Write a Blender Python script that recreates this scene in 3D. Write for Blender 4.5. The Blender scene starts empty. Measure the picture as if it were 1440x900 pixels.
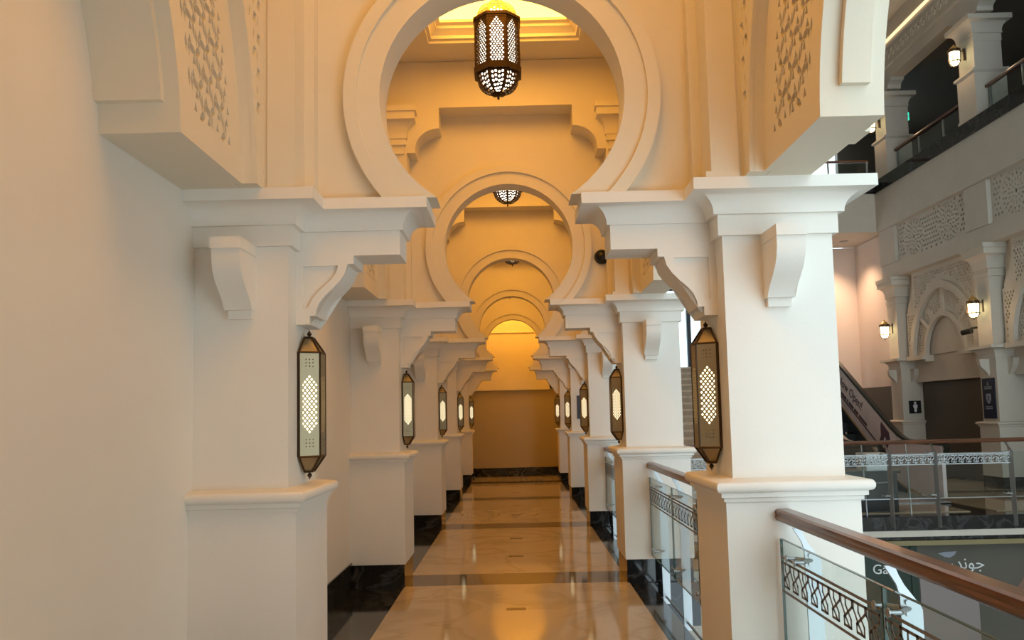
import bpy, bmesh, math, random
from math import sin, cos, pi, sqrt, radians, atan2
from mathutils import Matrix, Vector
from mathutils.geometry import delaunay_2d_cdt

random.seed(7)
SC = bpy.context.scene
COL = SC.collection

# ------------------------------------------------------------------ camera
pitch, roll, yaw = .08168, -.02294, -.00311
fwd = Vector((sin(yaw)*cos(pitch), cos(yaw)*cos(pitch), sin(pitch)))
rgt = Vector((cos(yaw), -sin(yaw), 0))
upv = rgt.cross(fwd)
R_ = rgt*cos(roll) + upv*sin(roll)
U_ = -rgt*sin(roll) + upv*cos(roll)
cd = bpy.data.cameras.new('camera'); cam = bpy.data.objects.new('camera', cd); COL.objects.link(cam)
cd.sensor_width = 36; cd.lens = 1143/1440*36; cd.shift_y = 40/1440; cd.clip_start = .05; cd.clip_end = 300
m = Matrix((R_, U_, -fwd)).transposed().to_4x4(); m.translation = Vector((.036, 0, 1.6))
cam.matrix_world = m
SC.camera = cam

# ------------------------------------------------------------------ sky, lights, exposure
w = bpy.data.worlds.new('sky'); SC.world = w; w.use_nodes = True
bg = w.node_tree.nodes['Background']; bg.inputs[0].default_value = (.75, .92, 1, 1); bg.inputs[1].default_value = 3.0
SC.view_settings.view_transform = 'Standard'; SC.view_settings.look = 'None'
SC.view_settings.exposure = 0.0; SC.view_settings.gamma = 1.0; SC.view_settings.use_curve_mapping = False
SC.cycles.max_bounces = 10; SC.cycles.diffuse_bounces = 5; SC.cycles.glossy_bounces = 4; SC.cycles.transparent_max_bounces = 16
SC.cycles.caustics_reflective = False; SC.cycles.caustics_refractive = False
SC.cycles.use_denoising = True

BAY = 3.84
YK = [4.30 + BAY*k for k in range(5)]          # centres of the five arches
YC = [4.30 - BAY/2 + BAY*k for k in range(5)]  # centres of the five bays
Y_END = 21.4
WARM, WARM_STR = (1.0, .45, .056), 7.4           # warm lamps behind the skylight diffusers

# ------------------------------------------------------------------ materials
def mat(name, col, rough=.5, metal=0.0, spec=.5, bump=0, bscale=60, var=0, vscale=3, emit=None, estr=0, coat=0):
    M = bpy.data.materials.new(name); M.use_nodes = True
    nt = M.node_tree; b = nt.nodes['Principled BSDF']
    b.inputs['Base Color'].default_value = (*col, 1); b.inputs['Roughness'].default_value = rough
    b.inputs['Metallic'].default_value = metal; b.inputs['Specular IOR Level'].default_value = spec
    if coat: b.inputs['Coat Weight'].default_value = coat; b.inputs['Coat Roughness'].default_value = .05
    if emit: b.inputs['Emission Color'].default_value = (*emit, 1); b.inputs['Emission Strength'].default_value = estr
    if bump or var:
        tc = nt.nodes.new('ShaderNodeTexCoord')
    if bump:
        n = nt.nodes.new('ShaderNodeTexNoise'); n.inputs['Scale'].default_value = bscale; n.inputs['Detail'].default_value = 4
        nt.links.new(tc.outputs['Object'], n.inputs['Vector'])
        bp = nt.nodes.new('ShaderNodeBump'); bp.inputs['Strength'].default_value = bump; bp.inputs['Distance'].default_value = .01
        nt.links.new(n.outputs['Fac'], bp.inputs['Height']); nt.links.new(bp.outputs['Normal'], b.inputs['Normal'])
    if var:
        n = nt.nodes.new('ShaderNodeTexNoise'); n.inputs['Scale'].default_value = vscale; n.inputs['Detail'].default_value = 5
        nt.links.new(tc.outputs['Object'], n.inputs['Vector'])
        r = nt.nodes.new('ShaderNodeValToRGB')
        r.color_ramp.elements[0].position = .3; r.color_ramp.elements[1].position = .7
        r.color_ramp.elements[0].color = (*[c*(1-var) for c in col], 1); r.color_ramp.elements[1].color = (*[min(1, c*(1+var)) for c in col], 1)
        nt.links.new(n.outputs['Fac'], r.inputs['Fac']); nt.links.new(r.outputs['Color'], b.inputs['Base Color'])
    return M

def marble(name, base, vein, rough, vs=1.2):
    M = mat(name, base, rough); nt = M.node_tree; b = nt.nodes['Principled BSDF']
    tc = nt.nodes.new('ShaderNodeTexCoord')
    n1 = nt.nodes.new('ShaderNodeTexNoise'); n1.inputs['Scale'].default_value = vs; n1.inputs['Detail'].default_value = 8; n1.inputs['Distortion'].default_value = 1.4
    nt.links.new(tc.outputs['Object'], n1.inputs['Vector'])
    r = nt.nodes.new('ShaderNodeValToRGB'); e = r.color_ramp.elements
    e[0].position = .46; e[0].color = (*base, 1); e[1].position = .56; e[1].color = (*base, 1)
    x = e.new(.505); x.color = (*vein, 1)
    nt.links.new(n1.outputs['Fac'], r.inputs['Fac'])
    n2 = nt.nodes.new('ShaderNodeTexNoise'); n2.inputs['Scale'].default_value = 2.3; n2.inputs['Detail'].default_value = 6
    nt.links.new(tc.outputs['Object'], n2.inputs['Vector'])
    mx = nt.nodes.new('ShaderNodeMix'); mx.data_type = 'RGBA'; mx.blend_type = 'MULTIPLY'
    r2 = nt.nodes.new('ShaderNodeValToRGB'); r2.color_ramp.elements[0].color = (.86, .86, .86, 1); r2.color_ramp.elements[1].color = (1, 1, 1, 1)
    nt.links.new(n2.outputs['Fac'], r2.inputs['Fac'])
    mx.inputs[0].default_value = 1
    nt.links.new(r.outputs['Color'], mx.inputs[6]); nt.links.new(r2.outputs['Color'], mx.inputs[7])
    nt.links.new(mx.outputs[2], b.inputs['Base Color'])
    return M

def wood(name, a, c, rough):
    M = mat(name, a, rough, coat=.3); nt = M.node_tree; b = nt.nodes['Principled BSDF']
    tc = nt.nodes.new('ShaderNodeTexCoord'); mp = nt.nodes.new('ShaderNodeMapping'); mp.inputs['Scale'].default_value = (18, 1.2, 18)
    n = nt.nodes.new('ShaderNodeTexNoise'); n.inputs['Scale'].default_value = 3; n.inputs['Detail'].default_value = 7
    r = nt.nodes.new('ShaderNodeValToRGB'); r.color_ramp.elements[0].position = .3; r.color_ramp.elements[1].position = .75
    r.color_ramp.elements[0].color = (*a, 1); r.color_ramp.elements[1].color = (*c, 1)
    nt.links.new(tc.outputs['Object'], mp.inputs['Vector']); nt.links.new(mp.outputs['Vector'], n.inputs['Vector'])
    nt.links.new(n.outputs['Fac'], r.inputs['Fac']); nt.links.new(r.outputs['Color'], b.inputs['Base Color'])
    return M

def glass(name, tint, refl=.03):
    M = bpy.data.materials.new(name); M.use_nodes = True; nt = M.node_tree; nt.nodes.clear()
    out = nt.nodes.new('ShaderNodeOutputMaterial'); t = nt.nodes.new('ShaderNodeBsdfTransparent'); g = nt.nodes.new('ShaderNodeBsdfGlossy')
    t.inputs[0].default_value = (*tint, 1); g.inputs['Roughness'].default_value = .02
    mx = nt.nodes.new('ShaderNodeMixShader'); lw = nt.nodes.new('ShaderNodeLayerWeight'); lw.inputs[0].default_value = .5
    pw = nt.nodes.new('ShaderNodeMath'); pw.operation = 'POWER'; pw.inputs[1].default_value = 4.5
    ma = nt.nodes.new('ShaderNodeMath'); ma.operation = 'MULTIPLY_ADD'; ma.inputs[1].default_value = .6; ma.inputs[2].default_value = refl
    nt.links.new(lw.outputs['Facing'], pw.inputs[0]); nt.links.new(pw.outputs[0], ma.inputs[0]); nt.links.new(ma.outputs[0], mx.inputs[0])
    nt.links.new(t.outputs[0], mx.inputs[1]); nt.links.new(g.outputs[0], mx.inputs[2])
    nt.links.new(mx.outputs[0], out.inputs[0])
    return M

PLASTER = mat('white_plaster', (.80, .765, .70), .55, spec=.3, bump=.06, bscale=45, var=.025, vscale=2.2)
WARMP = mat('warm_lit_plaster', (.74, .675, .545), .55, spec=.3, bump=.06, bscale=45, var=.025, vscale=2.2)  # white plaster with the tint of the warm lamplight put into its colour
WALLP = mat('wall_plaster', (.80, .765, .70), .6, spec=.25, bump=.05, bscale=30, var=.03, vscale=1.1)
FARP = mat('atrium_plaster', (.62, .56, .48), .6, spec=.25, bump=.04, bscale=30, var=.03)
CREAM = marble('cream_marble', (.53, .42, .285), (.45, .35, .22), .07, .9)
BAND = marble('brown_marble', (.11, .08, .055), (.20, .15, .10), .06, 2.0)
BLACK = marble('black_marble', (.012, .012, .013), (.05, .05, .05), .07, 2.5)
INLAY = mat('brown_inlay', (.10, .05, .025), .15)
ENDSH = mat('end_wall_shaded', (.42, .36, .27), .6, spec=.25, bump=.04)  # darker beige, the unlit look of the lower wall put into the colour
BRONZE = mat('antique_bronze', (.075, .045, .024), .40, .75, bump=.15, bscale=160)
BRASS = mat('pierced_brass', (.36, .30, .19), .42, .8, bump=.12, bscale=200)
GOLD = mat('gilded_brass', (.62, .40, .12), .35, .85, bump=.1, bscale=200)
STEEL = mat('brushed_steel', (.42, .44, .45), .38, .9)
WOOD = wood('handrail_wood', (.075, .024, .010), (.19, .068, .026), .28)
GLASS = glass('clear_glass', (.93, .97, .96))
FROST = mat('etched_frost', (.62, .66, .68), .6)
FROST_BACKLIT = mat('etched_frost_backlit', (.17, .155, .15), .5)  # same frost as the far band, its backlit darkness put into the colour
GLASSEDGE = mat('glass_edge', (.05, .10, .09), .1)
DARK = mat('dark_metal', (.012, .011, .010), .3)
LAMPW = mat('lamp_glass_white', (1, 1, 1), .5, emit=(1, .84, .52), estr=2.8)
LAMPY = mat('lamp_glass_yellow', (1, 1, .9), .5, emit=(1, .86, .45), estr=5)
LAMPL = mat('lantern_glass', (1, 1, 1), .5, emit=(1, .90, .72), estr=3.2)
SKYL = mat('skylight_diffuser', (1, 1, 1), .5, emit=WARM, estr=WARM_STR)
SKYE = mat('end_skylight_diffuser', (1, 1, 1), .5, emit=WARM, estr=WARM_STR*4.4)
COVE = mat('cove_strip', (1, .8, .5), .5, emit=(1, .74, .42), estr=1.2)
SHUT = mat('shutter_brown', (.085, .070, .052), .5)
NAVY = mat('navy_sign', (.012, .020, .045), .35)
BLK = mat('black_sign', (.004, .004, .005), .35)
WHITE = mat('white_print', (.8, .8, .8), .5)
GREYP = mat('grey_print', (.30, .32, .38), .5)
POSTER = mat('escalator_poster', (.78, .64, .64), .45, var=.12, vscale=1.5)
PURPLE = mat('purple_print', (.10, .025, .05), .5)
PLUM = mat('plum_lettering', (.08, .03, .045), .5)
HOARD = mat('hoarding_print', (.10, .088, .068), .5, var=.3, vscale=.5)
HOARDG = mat('hoarding_green', (.012, .03, .018), .4)
MAUVE = mat('mauve_panel', (.27, .225, .21), .5)
SKIN = mat('poster_skin_tone', (.22, .12, .085), .5)
GREENE = mat('exit_green', (.0, .25, .16), .4, emit=(.05, .75, .5), estr=1.2)
LOWER = marble('lower_floor_marble', (.34, .33, .31), (.25, .24, .22), .12, .6)
STONE = mat('stair_stone', (.74, .60, .45), .5, var=.12, vscale=6)
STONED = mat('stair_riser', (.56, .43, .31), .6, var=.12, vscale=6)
BLUEST = mat('blue_steel', (.02, .028, .05), .4)
OLIVE = mat('olive_soffit', (.26, .21, .10), .6)
PINKW = mat('pink_wall_paint', (.74, .63, .55), .6)
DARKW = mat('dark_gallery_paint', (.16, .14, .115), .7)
BRZT = mat('bronze_trim', (.72, .50, .28), .3, .7)

# ------------------------------------------------------------------ helpers
def finish(name, bm, material, parent=None, smooth=True):
    me = bpy.data.meshes.new(name)
    bmesh.ops.recalc_face_normals(bm, faces=bm.faces)
    bm.to_mesh(me); bm.free()
    if smooth:
        for p in me.polygons: p.use_smooth = True
        me.set_sharp_from_angle(angle=radians(32))
    me.materials.append(material)
    o = bpy.data.objects.new(name, me); COL.objects.link(o)
    if parent is not None: o.parent = parent
    return o

def box(bm, x0, x1, y0, y1, z0, z1):
    vs = [bm.verts.new((x, y, z)) for z in (z0, z1) for y in (y0, y1) for x in (x0, x1)]
    for f in ((0, 1, 3, 2), (4, 6, 7, 5), (0, 4, 5, 1), (2, 3, 7, 6), (0, 2, 6, 4), (1, 5, 7, 3)):
        bm.faces.new([vs[i] for i in f])

def bx(name, material, b, parent=None):
    bm = bmesh.new(); box(bm, *b); return finish(name, bm, material, parent, False)

def prism(bm, poly, axis, a, b):
    """extrude a 2D polygon along axis; poly coordinates are the two other axes in xyz order"""
    def P(p, t):
        return {'x': (t, p[0], p[1]), 'y': (p[0], t, p[1]), 'z': (p[0], p[1], t)}[axis]
    A = [bm.verts.new(P(p, a)) for p in poly]; B = [bm.verts.new(P(p, b)) for p in poly]
    n = len(poly)
    for i in range(n):
        bm.faces.new((A[i], A[(i+1) % n], B[(i+1) % n], B[i]))
    for L in (A, B):
        f = bm.faces.new(L)
        if n > 4: bmesh.ops.triangulate(bm, faces=[f])

def rings(bm, profile, rect, clampx=None):
    """square sweep: rect(off) -> x0,x1,y0,y1 ; profile = [(off,z)]"""
    prev = None; first = None
    for off, z in profile:
        x0, x1, y0, y1 = rect(off)
        if clampx is not None: x0 = max(x0, clampx); x1 = max(x1, clampx)
        r = [bm.verts.new(p) for p in ((x0, y0, z), (x1, y0, z), (x1, y1, z), (x0, y1, z))]
        if prev:
            for i in range(4):
                bm.faces.new((prev[i], prev[(i+1) % 4], r[(i+1) % 4], r[i]))
        else: first = r
        prev = r
    bm.faces.new(first); bm.faces.new(prev)

def lathe(bm, prof, n=16, cx=0, cy=0, ang0=0, arc=2*pi):
    full = abs(arc-2*pi) < 1e-6; m_ = n if full else n+1
    R = []
    for r, z in prof:
        R.append([bm.verts.new((cx+r*cos(ang0+arc*i/n), cy+r*sin(ang0+arc*i/n), z)) for i in range(m_)])
    for a, b in zip(R, R[1:]):
        for i in range(n):
            j = (i+1) % m_
            try: bm.faces.new((a[i], a[j], b[j], b[i]))
            except ValueError: pass
    for L in (R[0], R[-1]):
        if full:
            try: bm.faces.new(L)
            except ValueError: pass

def tube(bm, pts, r, n=8):
    pts = [Vector(p) for p in pts]; prev = None
    for i, p in enumerate(pts):
        d = (pts[min(i+1, len(pts)-1)] - pts[max(i-1, 0)]).normalized()
        a = d.cross(Vector((0, 0, 1)))
        if a.length < 1e-3: a = Vector((1, 0, 0))
        a.normalize(); b = d.cross(a)
        rr = r[i] if isinstance(r, (list, tuple)) else r
        ring = [bm.verts.new(p + a*rr*cos(2*pi*k/n) + b*rr*sin(2*pi*k/n)) for k in range(n)]
        if prev:
            for k in range(n): bm.faces.new((prev[k], prev[(k+1) % n], ring[(k+1) % n], ring[k]))
        else: bm.faces.new(ring)
        prev = ring
    bm.faces.new(prev)

def sweep(bm, pts, sec):
    """sweep a closed section (side, up) along a path lying in a vertical plane parallel to Y"""
    prev = None
    for i, p in enumerate(pts):
        a = Vector(pts[max(i-1, 0)]); b = Vector(pts[min(i+1, len(pts)-1)]); d = (b-a).normalized()
        s = Vector((1, 0, 0)); u = s.cross(d)
        ring = [bm.verts.new(Vector(p)+s*q[0]+u*q[1]) for q in sec]
        n = len(sec)
        if prev:
            for k in range(n): bm.faces.new((prev[k], prev[(k+1) % n], ring[(k+1) % n], ring[k]))
        else: bm.faces.new(ring)
        prev = ring
    bm.faces.new(prev)

def plate_bm(loops, t, fn):
    """flat plate with holes (2D loops, even-odd), thickness t, mapped by fn(u,v,w)"""
    vs = []; fs = []
    for L in loops:
        n0 = len(vs); n = len(L)
        vs += [Vector((p[0], p[1])) for p in L]; fs.append(list(range(n0, n0+n)))
    ov, oe, of, _a, _b, _c = delaunay_2d_cdt(vs, [], fs, 2, 1e-6)
    bm = bmesh.new()
    lo = [bm.verts.new((p.x, p.y, -t/2)) for p in ov]; hi = [bm.verts.new((p.x, p.y, t/2)) for p in ov]
    cnt = {}
    for f in of:
        bm.faces.new([hi[i] for i in f]); bm.faces.new([lo[i] for i in f[::-1]])
        for i in range(len(f)):
            a, b = f[i], f[(i+1) % len(f)]; k = (min(a, b), max(a, b)); cnt[k] = cnt.get(k, 0)+1
    for (a, b), c in cnt.items():
        if c == 1: bm.faces.new((lo[a], lo[b], hi[b], hi[a]))
    bmesh.ops.delete(bm, geom=[v for v in bm.verts if not v.link_faces], context='VERTS')
    for v in bm.verts: v.co = Vector(fn(v.co.x, v.co.y, v.co.z))
    return bm

def text_bm(body, size, fn, ext=.004, align='CENTER'):
    cu = bpy.data.curves.new('tmp', 'FONT'); cu.body = body; cu.size = size; cu.extrude = ext; cu.align_x = align; cu.align_y = 'CENTER'
    cu.resolution_u = 3
    o = bpy.data.objects.new('tmp', cu)
    me = o.to_mesh(); bm = bmesh.new(); bm.from_mesh(me); o.to_mesh_clear()
    bpy.data.objects.remove(o); bpy.data.curves.remove(cu)
    for v in bm.verts: v.co = Vector(fn(v.co.x, v.co.y, v.co.z))
    return bm

def tag(o, label, cat, group=None):
    o['label'] = label; o['category'] = cat; o['kind'] = 'thing'
    if group: o['group'] = group
    return o

def thing(name, label, cat, loc=(0, 0, 0), group=None):
    o = bpy.data.objects.new(name, None); COL.objects.link(o); o.location = loc; o.empty_display_size = .1
    return tag(o, label, cat, group)

def struct(o):
    o['kind'] = 'structure'; return o

def dup(root, loc, label, rotz=None, scale=None, keep=None):
    r = root.copy(); COL.objects.link(r); r.location = loc
    if rotz is not None: r.rotation_euler = (0, 0, rotz)
    if scale is not None: r.scale = scale
    r['label'] = label
    for ch in list(root.children):
        if keep and not keep(ch.name): continue
        c = ch.copy(); COL.objects.link(c); c.parent = r
        for g in list(ch.children):
            d = g.copy(); COL.objects.link(d); d.parent = c
    return r

def arcpts(cx, cz, r, a0, a1, n):
    return [(cx+r*cos(a0+(a1-a0)*i/n), cz+r*sin(a0+(a1-a0)*i/n)) for i in range(n+1)]

def cavetto(d, h, o0, z0, n=8):
    return [(o0 + d*(1-cos(pi/2*i/n)), z0 + h*sin(pi/2*i/n)) for i in range(n+1)]

ORD = ['nearest', 'second', 'third', 'fourth', 'fifth']
ORDF = ['nearest to the viewer', 'second from the viewer', 'third from the viewer', 'fourth from the viewer', 'fifth and farthest from the viewer']

# ------------------------------------------------------------------ setting: corridor shell
fl = bx('floor', BLACK, (-1.56, 1.26, .2, Y_END+.1, -.40, -.012)); struct(fl)
edges = []
prev = .2
for k in range(5):
    y0, y1 = YK[k]-.27, YK[k]+.27
    bx('floor_slab', CREAM, (-1.06, 1.07, prev+.002, y0-.002, -.012, 0), fl)
    bx('floor_band', BAND, (-1.06, 1.07, y0, y1, -.012, -.0005), fl)
    prev = y1
bx('floor_slab', CREAM, (-1.06, 1.07, prev+.002, Y_END, -.012, 0), fl)
for k in range(5):
    a = YK[k-1]+.45 if k else .2
    bx('border_slab', BLACK, (-1.56, -1.062, YK[k]-BAY+.002 if k else .2, YK[k]-.002, -.012, -.001), fl)
    bx('border_slab', BLACK, (1.072, 1.26, YK[k]-BAY+.002 if k else .2, YK[k]-.002, -.012, -.001), fl)
bx('border_slab', BLACK, (-1.56, -1.062, YK[4]+.002, Y_END, -.012, -.001), fl)
bx('border_slab', BLACK, (1.072, 1.26, YK[4]+.002, Y_END, -.012, -.001), fl)
for k in range(5):
    for d in (-.66, .66):
        bx('inlay', INLAY, (-.08, .08, YC[k]+d-.045, YC[k]+d+.045, -.004, .0006), fl)
bx('inlay', INLAY, (-.08, .08, YK[4]+.9, YK[4]+.99, -.004, .0006), fl)
for k in range(-1, 5):
    y = 4.30+BAY*k
    bx('pillar_footing', BLACK, (1.26, 1.72, y-.36, y+.36, -.40, -.001), fl)

wl = bx('wall_left', WALLP, (-1.72, -1.56, -1.2, Y_END+.3, -.02, 5.3)); struct(wl)
bl = None
for k in range(5):
    y0 = .2 if k == 0 else YK[k-1]+.325
    o = bx('baseboard_left' if k == 0 else 'skirting', BLACK, (-1.56, -1.545, y0, YK[k]-.325, 0, .24), bl)
    if k == 0: bl = struct(o)
bx('skirting', BLACK, (-1.56, -1.545, YK[4]+.325, Y_END, 0, .24), bl)

we = bx('wall_end', WARMP, (-1.56, 1.80, Y_END-.06, Y_END+.2, 2.25, 5.3)); struct(we)
bx('lower_wall', ENDSH, (-1.56, 1.80, Y_END, Y_END+.2, 0, 2.25), we)
bx('ledge', PLASTER, (-1.24, 1.24, Y_END-.085, Y_END-.06, 3.76, 3.79), we)
struct(bx('baseboard_end', BLACK, (-1.56, 1.26, Y_END-.015, Y_END, 0, .23)))

# ceiling with skylight openings
SKW, SKL = .715, 1.06
loops = [[(-1.72, -1.2), (1.69, -1.2), (1.69, Y_END+.2), (-1.72, Y_END+.2)]]
for yc in YC: loops.append([(-SKW, yc-SKL), (SKW, yc-SKL), (SKW, yc+SKL), (-SKW, yc+SKL)])
YE = (YK[4]+Y_END)/2+.02
loops.append([(-.6, YE-.45), (.6, YE-.45), (.6, YE+.45), (-.6, YE+.45)])
bk = bx('wall_block_behind', WALLP, (-1.56, 1.50, -1.2, -1.05, -.02, 5.07)); struct(bk)  # unseen wall added to stop light from behind the camera
struct(bx('wall_block_side', WALLP, (1.30, 1.50, -1.05, .10, -.02, 5.07)))  # unseen return wall, added to shut out light on that side
ce = finish('ceiling', plate_bm(loops, .08, lambda u, v, w_: (u, v, 5.11+w_)), WARMP, None, False); struct(ce)
struct(bx('roof_light_block', PLASTER, (-1.72, 1.69, -1.2, Y_END+.3, 5.42, 5.5)))  # unseen slab added above the diffusers to keep daylight out of the bays
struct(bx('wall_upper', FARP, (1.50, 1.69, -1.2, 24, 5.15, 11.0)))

def skylight(name, yc, hw, hl, label, dm=None):
    t = thing(name, label, 'skylight', (0, yc, 5.07), 'ceiling skylights along the corridor')
    bm = bmesh.new()
    prof = [(.02, -.03), (-.02, -.03), (-.02, -.005), (-.05, .0), (-.05, .03), (-.09, .07), (-.10, .075), (-.10, .10), (-.135, .115), (-.135, .14), (.02, .14)]
    R = []
    for off, z in prof:
        a, b = hw+off, hl+off
        R.append([bm.verts.new(p) for p in ((-a, -b, z), (a, -b, z), (a, b, z), (-a, b, z))])
    for A, B in zip(R, R[1:]+R[:1]):
        for i in range(4): bm.faces.new((A[i], A[(i+1) % 4], B[(i+1) % 4], B[i]))
    finish('frame', bm, WARMP, t)
    bx('diffuser', dm or SKYL, (-hw+.13, hw-.13, -hl+.13, hl-.13, .142, .16), t)
    return t
for k in range(5):
    skylight('skylight', YC[k], SKW, SKL, 'moulded rectangular ceiling skylight in the %s bay of the corridor' % ORD[k])
skylight('skylight', YE, .6, .45, 'small ceiling skylight in the short last bay before the end wall', SKYE)
# ------------------------------------------------------------------ corridor columns
def console_bm():
    """scroll bracket, local: back plane y=0 (faces -y), top z=0"""
    bm = bmesh.new()
    prof = [(0, -.055), (-.235, -.055), (-.237, -.10), (-.225, -.15), (-.195, -.195), (-.15, -.235), (-.105, -.27), (-.075, -.30), (-.06, -.325), (0, -.325)]
    prism(bm, [(p[0], p[1]) for p in prof], 'x', -.068, .068)
    box(bm, -.072, .072, -.25, 0, -.055, 0)
    box(bm, -.058, .058, -.035, 0, -.368, -.325)
    return bm

def column(side, label):
    s = side                                   # +1 right (free-standing), -1 left (engaged)
    cx = s*1.365
    t = thing('arcade_column', label, 'column', (cx, YK[0], 0), 'columns along the corridor')
    cl = -1.5595+1.365 if s < 0 else None         # clip at the left wall
    def sq(h0): return lambda off: (-h0-off, h0+off, -h0-off, h0+off)
    def part(name, prof, h0, material=PLASTER):
        bm = bmesh.new(); rings(bm, prof, sq(h0), cl); return finish(name, bm, material, t)
    part('base', [(-.012, 0), (-.012, .215)], .325, BLACK)
    part('pedestal', [(-.003, .215), (0, .235), (0, 1.165)], .325)
    part('pedestal_cap', [(0, 1.158), (.012, 1.158), (.012, 1.176), (.018, 1.18), (.028, 1.18), (.028, 1.202), (.036, 1.206)]
         + [(.036+.018*cos(a), 1.230+.026*sin(a)) for a in [radians(x) for x in (-80, -50, -20, 10, 40, 70, 90)]] + [(-.05, 1.268)], .325)
    part('shaft', [(0, 1.255), (0, 2.48)], .275)
    part('necking', [(0, 2.47), (0, 2.575)], .300)
    part('capital', [(0, 2.572)] + cavetto(.095, .092, .0, 2.576) + [(.095, 2.672)], .325)
    part('abacus', [(0, 2.668), (0, 2.726)], .445)
    # scroll consoles: towards the viewer, and (right side) towards the atrium
    faces = [(0, 0)]
    for rz, q in faces:
        o = finish('scroll_bracket', console_bm(), PLASTER, t)
        if q: o.location = (.275, 0, 2.472); o.rotation_euler = (0, 0, rz)
        else: o.location = (-.012 if s > 0 else .045, -.275, 2.472)
    # corbel towards the corridor axis, built on the s=+1 side and mirrored
    def X(x): return s*x - cx
    out = [(1.09, 2.572), (.548, 2.572), (.548, 2.445), (.79, 2.445), (.79, 2.402), (.822, 2.402), (.835, 2.355), (.862, 2.315), (.90, 2.275),
           (.94, 2.24), (.968, 2.205), (.985, 2.165), (.988, 2.135), (1.02, 2.135), (1.02, 2.09), (1.09, 2.09)]
    inn = [(1.055, 2.395), (.872, 2.395), (.882, 2.355), (.905, 2.325), (.945, 2.287), (.985, 2.25), (1.012, 2.21), (1.025, 2.175), (1.055, 2.175)]
    bm = bmesh.new(); prism(bm, [(X(a), b) for a, b in out], 'y', -.112, .112)
    co = finish('corbel', bm, PLASTER, t)
    for sy in (-1, 1):
        finish('corbel_rim', plate_bm([[(X(a), b) for a, b in out], [(X(a), b) for a, b in inn]], .018, lambda u, v, w_: (u, sy*.121+w_, v)), PLASTER, co)
    bm = bmesh.new()
    def rc(off):
        a, b = X(.530-off), X(1.06)
        return (min(a, b), max(a, b), -.145-off, .145+off)
    rings(bm, [(0, 2.572)] + cavetto(.085, .092, 0, 2.576) + [(.085, 2.672)], rc)
    finish('corbel_cornice', bm, PLASTER, t)
    bm = bmesh.new(); a, b = X(.395), X(1.0)
    box(bm, min(a, b), max(a, b), -.232, .232, 2.668, 2.725); finish('corbel_slab', bm, PLASTER, t, False)
    return t

cR = column(1, 'free-standing white column on the right of the corridor, nearest to the viewer')
cL = column(-1, 'white column half sunk in the left wall, nearest to the viewer')
COLS = {(1, 0): cR, (-1, 0): cL}
for k in range(1, 5):
    COLS[1, k] = dup(cR, (1.365, YK[k], 0), 'free-standing white column on the right of the corridor, ' + ORDF[k])
    COLS[-1, k] = dup(cL, (-1.365, YK[k], 0), 'white column half sunk in the left wall, ' + ORDF[k])

# ------------------------------------------------------------------ horseshoe arches across the corridor
def horseshoe(label):
    t = thing('horseshoe_arch', label, 'arch', (0, YK[0], 2.725), 'horseshoe arches across the corridor')
    zc, r = .535, .637
    a0 = -math.asin(zc/r)
    arc = arcpts(0, zc, r, a0, pi-a0, 56)
    bm = plate_bm([[(1.149, 0)] + [(arc[0][0], 0)] + arc[1:-1] + [(arc[-1][0], 0), (-1.149, 0), (-1.149, 2.34), (1.149, 2.34)]], .17, lambda u, v, w_: (u, w_-.085, v))
    finish('arch_wall', bm, WARMP, t)
    def ring(name, ra, rb, y0, y1):
        def arcp(rr):
            q = -math.asin(zc/rr); p = arcpts(0, zc, rr, q, pi-q, 56); p[0] = (p[0][0], 0); p[-1] = (p[-1][0], 0); return p
        L = arcp(ra) + arcp(rb)[::-1]
        return finish(name, plate_bm([L], abs(y1-y0), lambda u, v, w_: (u, (y0+y1)/2+w_, v)), WARMP, t)
    for y0, y1, y2 in ((-.168, -.222, -.200), (-.002, .052, .030)):
        ring('outer_ring', .755, .822, y0, y1)
        ring('inner_ring', .637, .757, y0, y2)
    # upper beam in front with stepped, hollow-cornered profile, and its side pilasters
    half = [(1.149, 0), (1.012, 0), (1.012, 1.25), (.968, 1.25), (.968, 1.435), (.885, 1.435), (.885, 1.475)]
    half += [(.65 + .235*cos(a), 1.475+.20*sin(a)) for a in [radians(x) for x in (15, 30, 45, 60, 75, 90)]]
    half += [(.65, 1.88)]
    poly = half + [(-x, z) for x, z in half[::-1]] + [(-1.149, 2.34), (1.149, 2.34)]
    for y0, y1 in ((-.43, -.165), (-.005, .43)):
        bm = plate_bm([poly], y1-y0, lambda u, v, w_: (u, (y0+y1)/2+w_, v)); finish('upper_beam', bm, WARMP, t)
    for s in (-1, 1):
        bx('wall_strip', WARMP, tuple(sorted((s*.962, s*1.014))) + (-.25, -.165, 0, 1.25), t)
        # little moulded capital on the jamb under the upper beam
        bm = bmesh.new()
        def rc(off): return tuple(sorted((s*(.98-off), s*1.149))) + (-.46-off, -.40)
        rings(bm, [(-.01, 1.42), (-.01, 1.50), (.01, 1.505), (.01, 1.56)] + cavetto(.075, .16, .02, 1.565) + [(.105, 1.73), (.105, 1.80), (.12, 1.805), (.12, 1.86)], rc)
        finish('jamb_capital', bm, WARMP, t)
    bx('plinth', WARMP, (.985, 1.149, -.435, -.2, 0, .032), t)
    return t
ha = horseshoe('white horseshoe arch across the corridor, nearest to the viewer')
for k in range(1, 5):
    dup(ha, (0, YK[k], 2.725), 'white horseshoe arch across the corridor, ' + ORDF[k])

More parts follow.
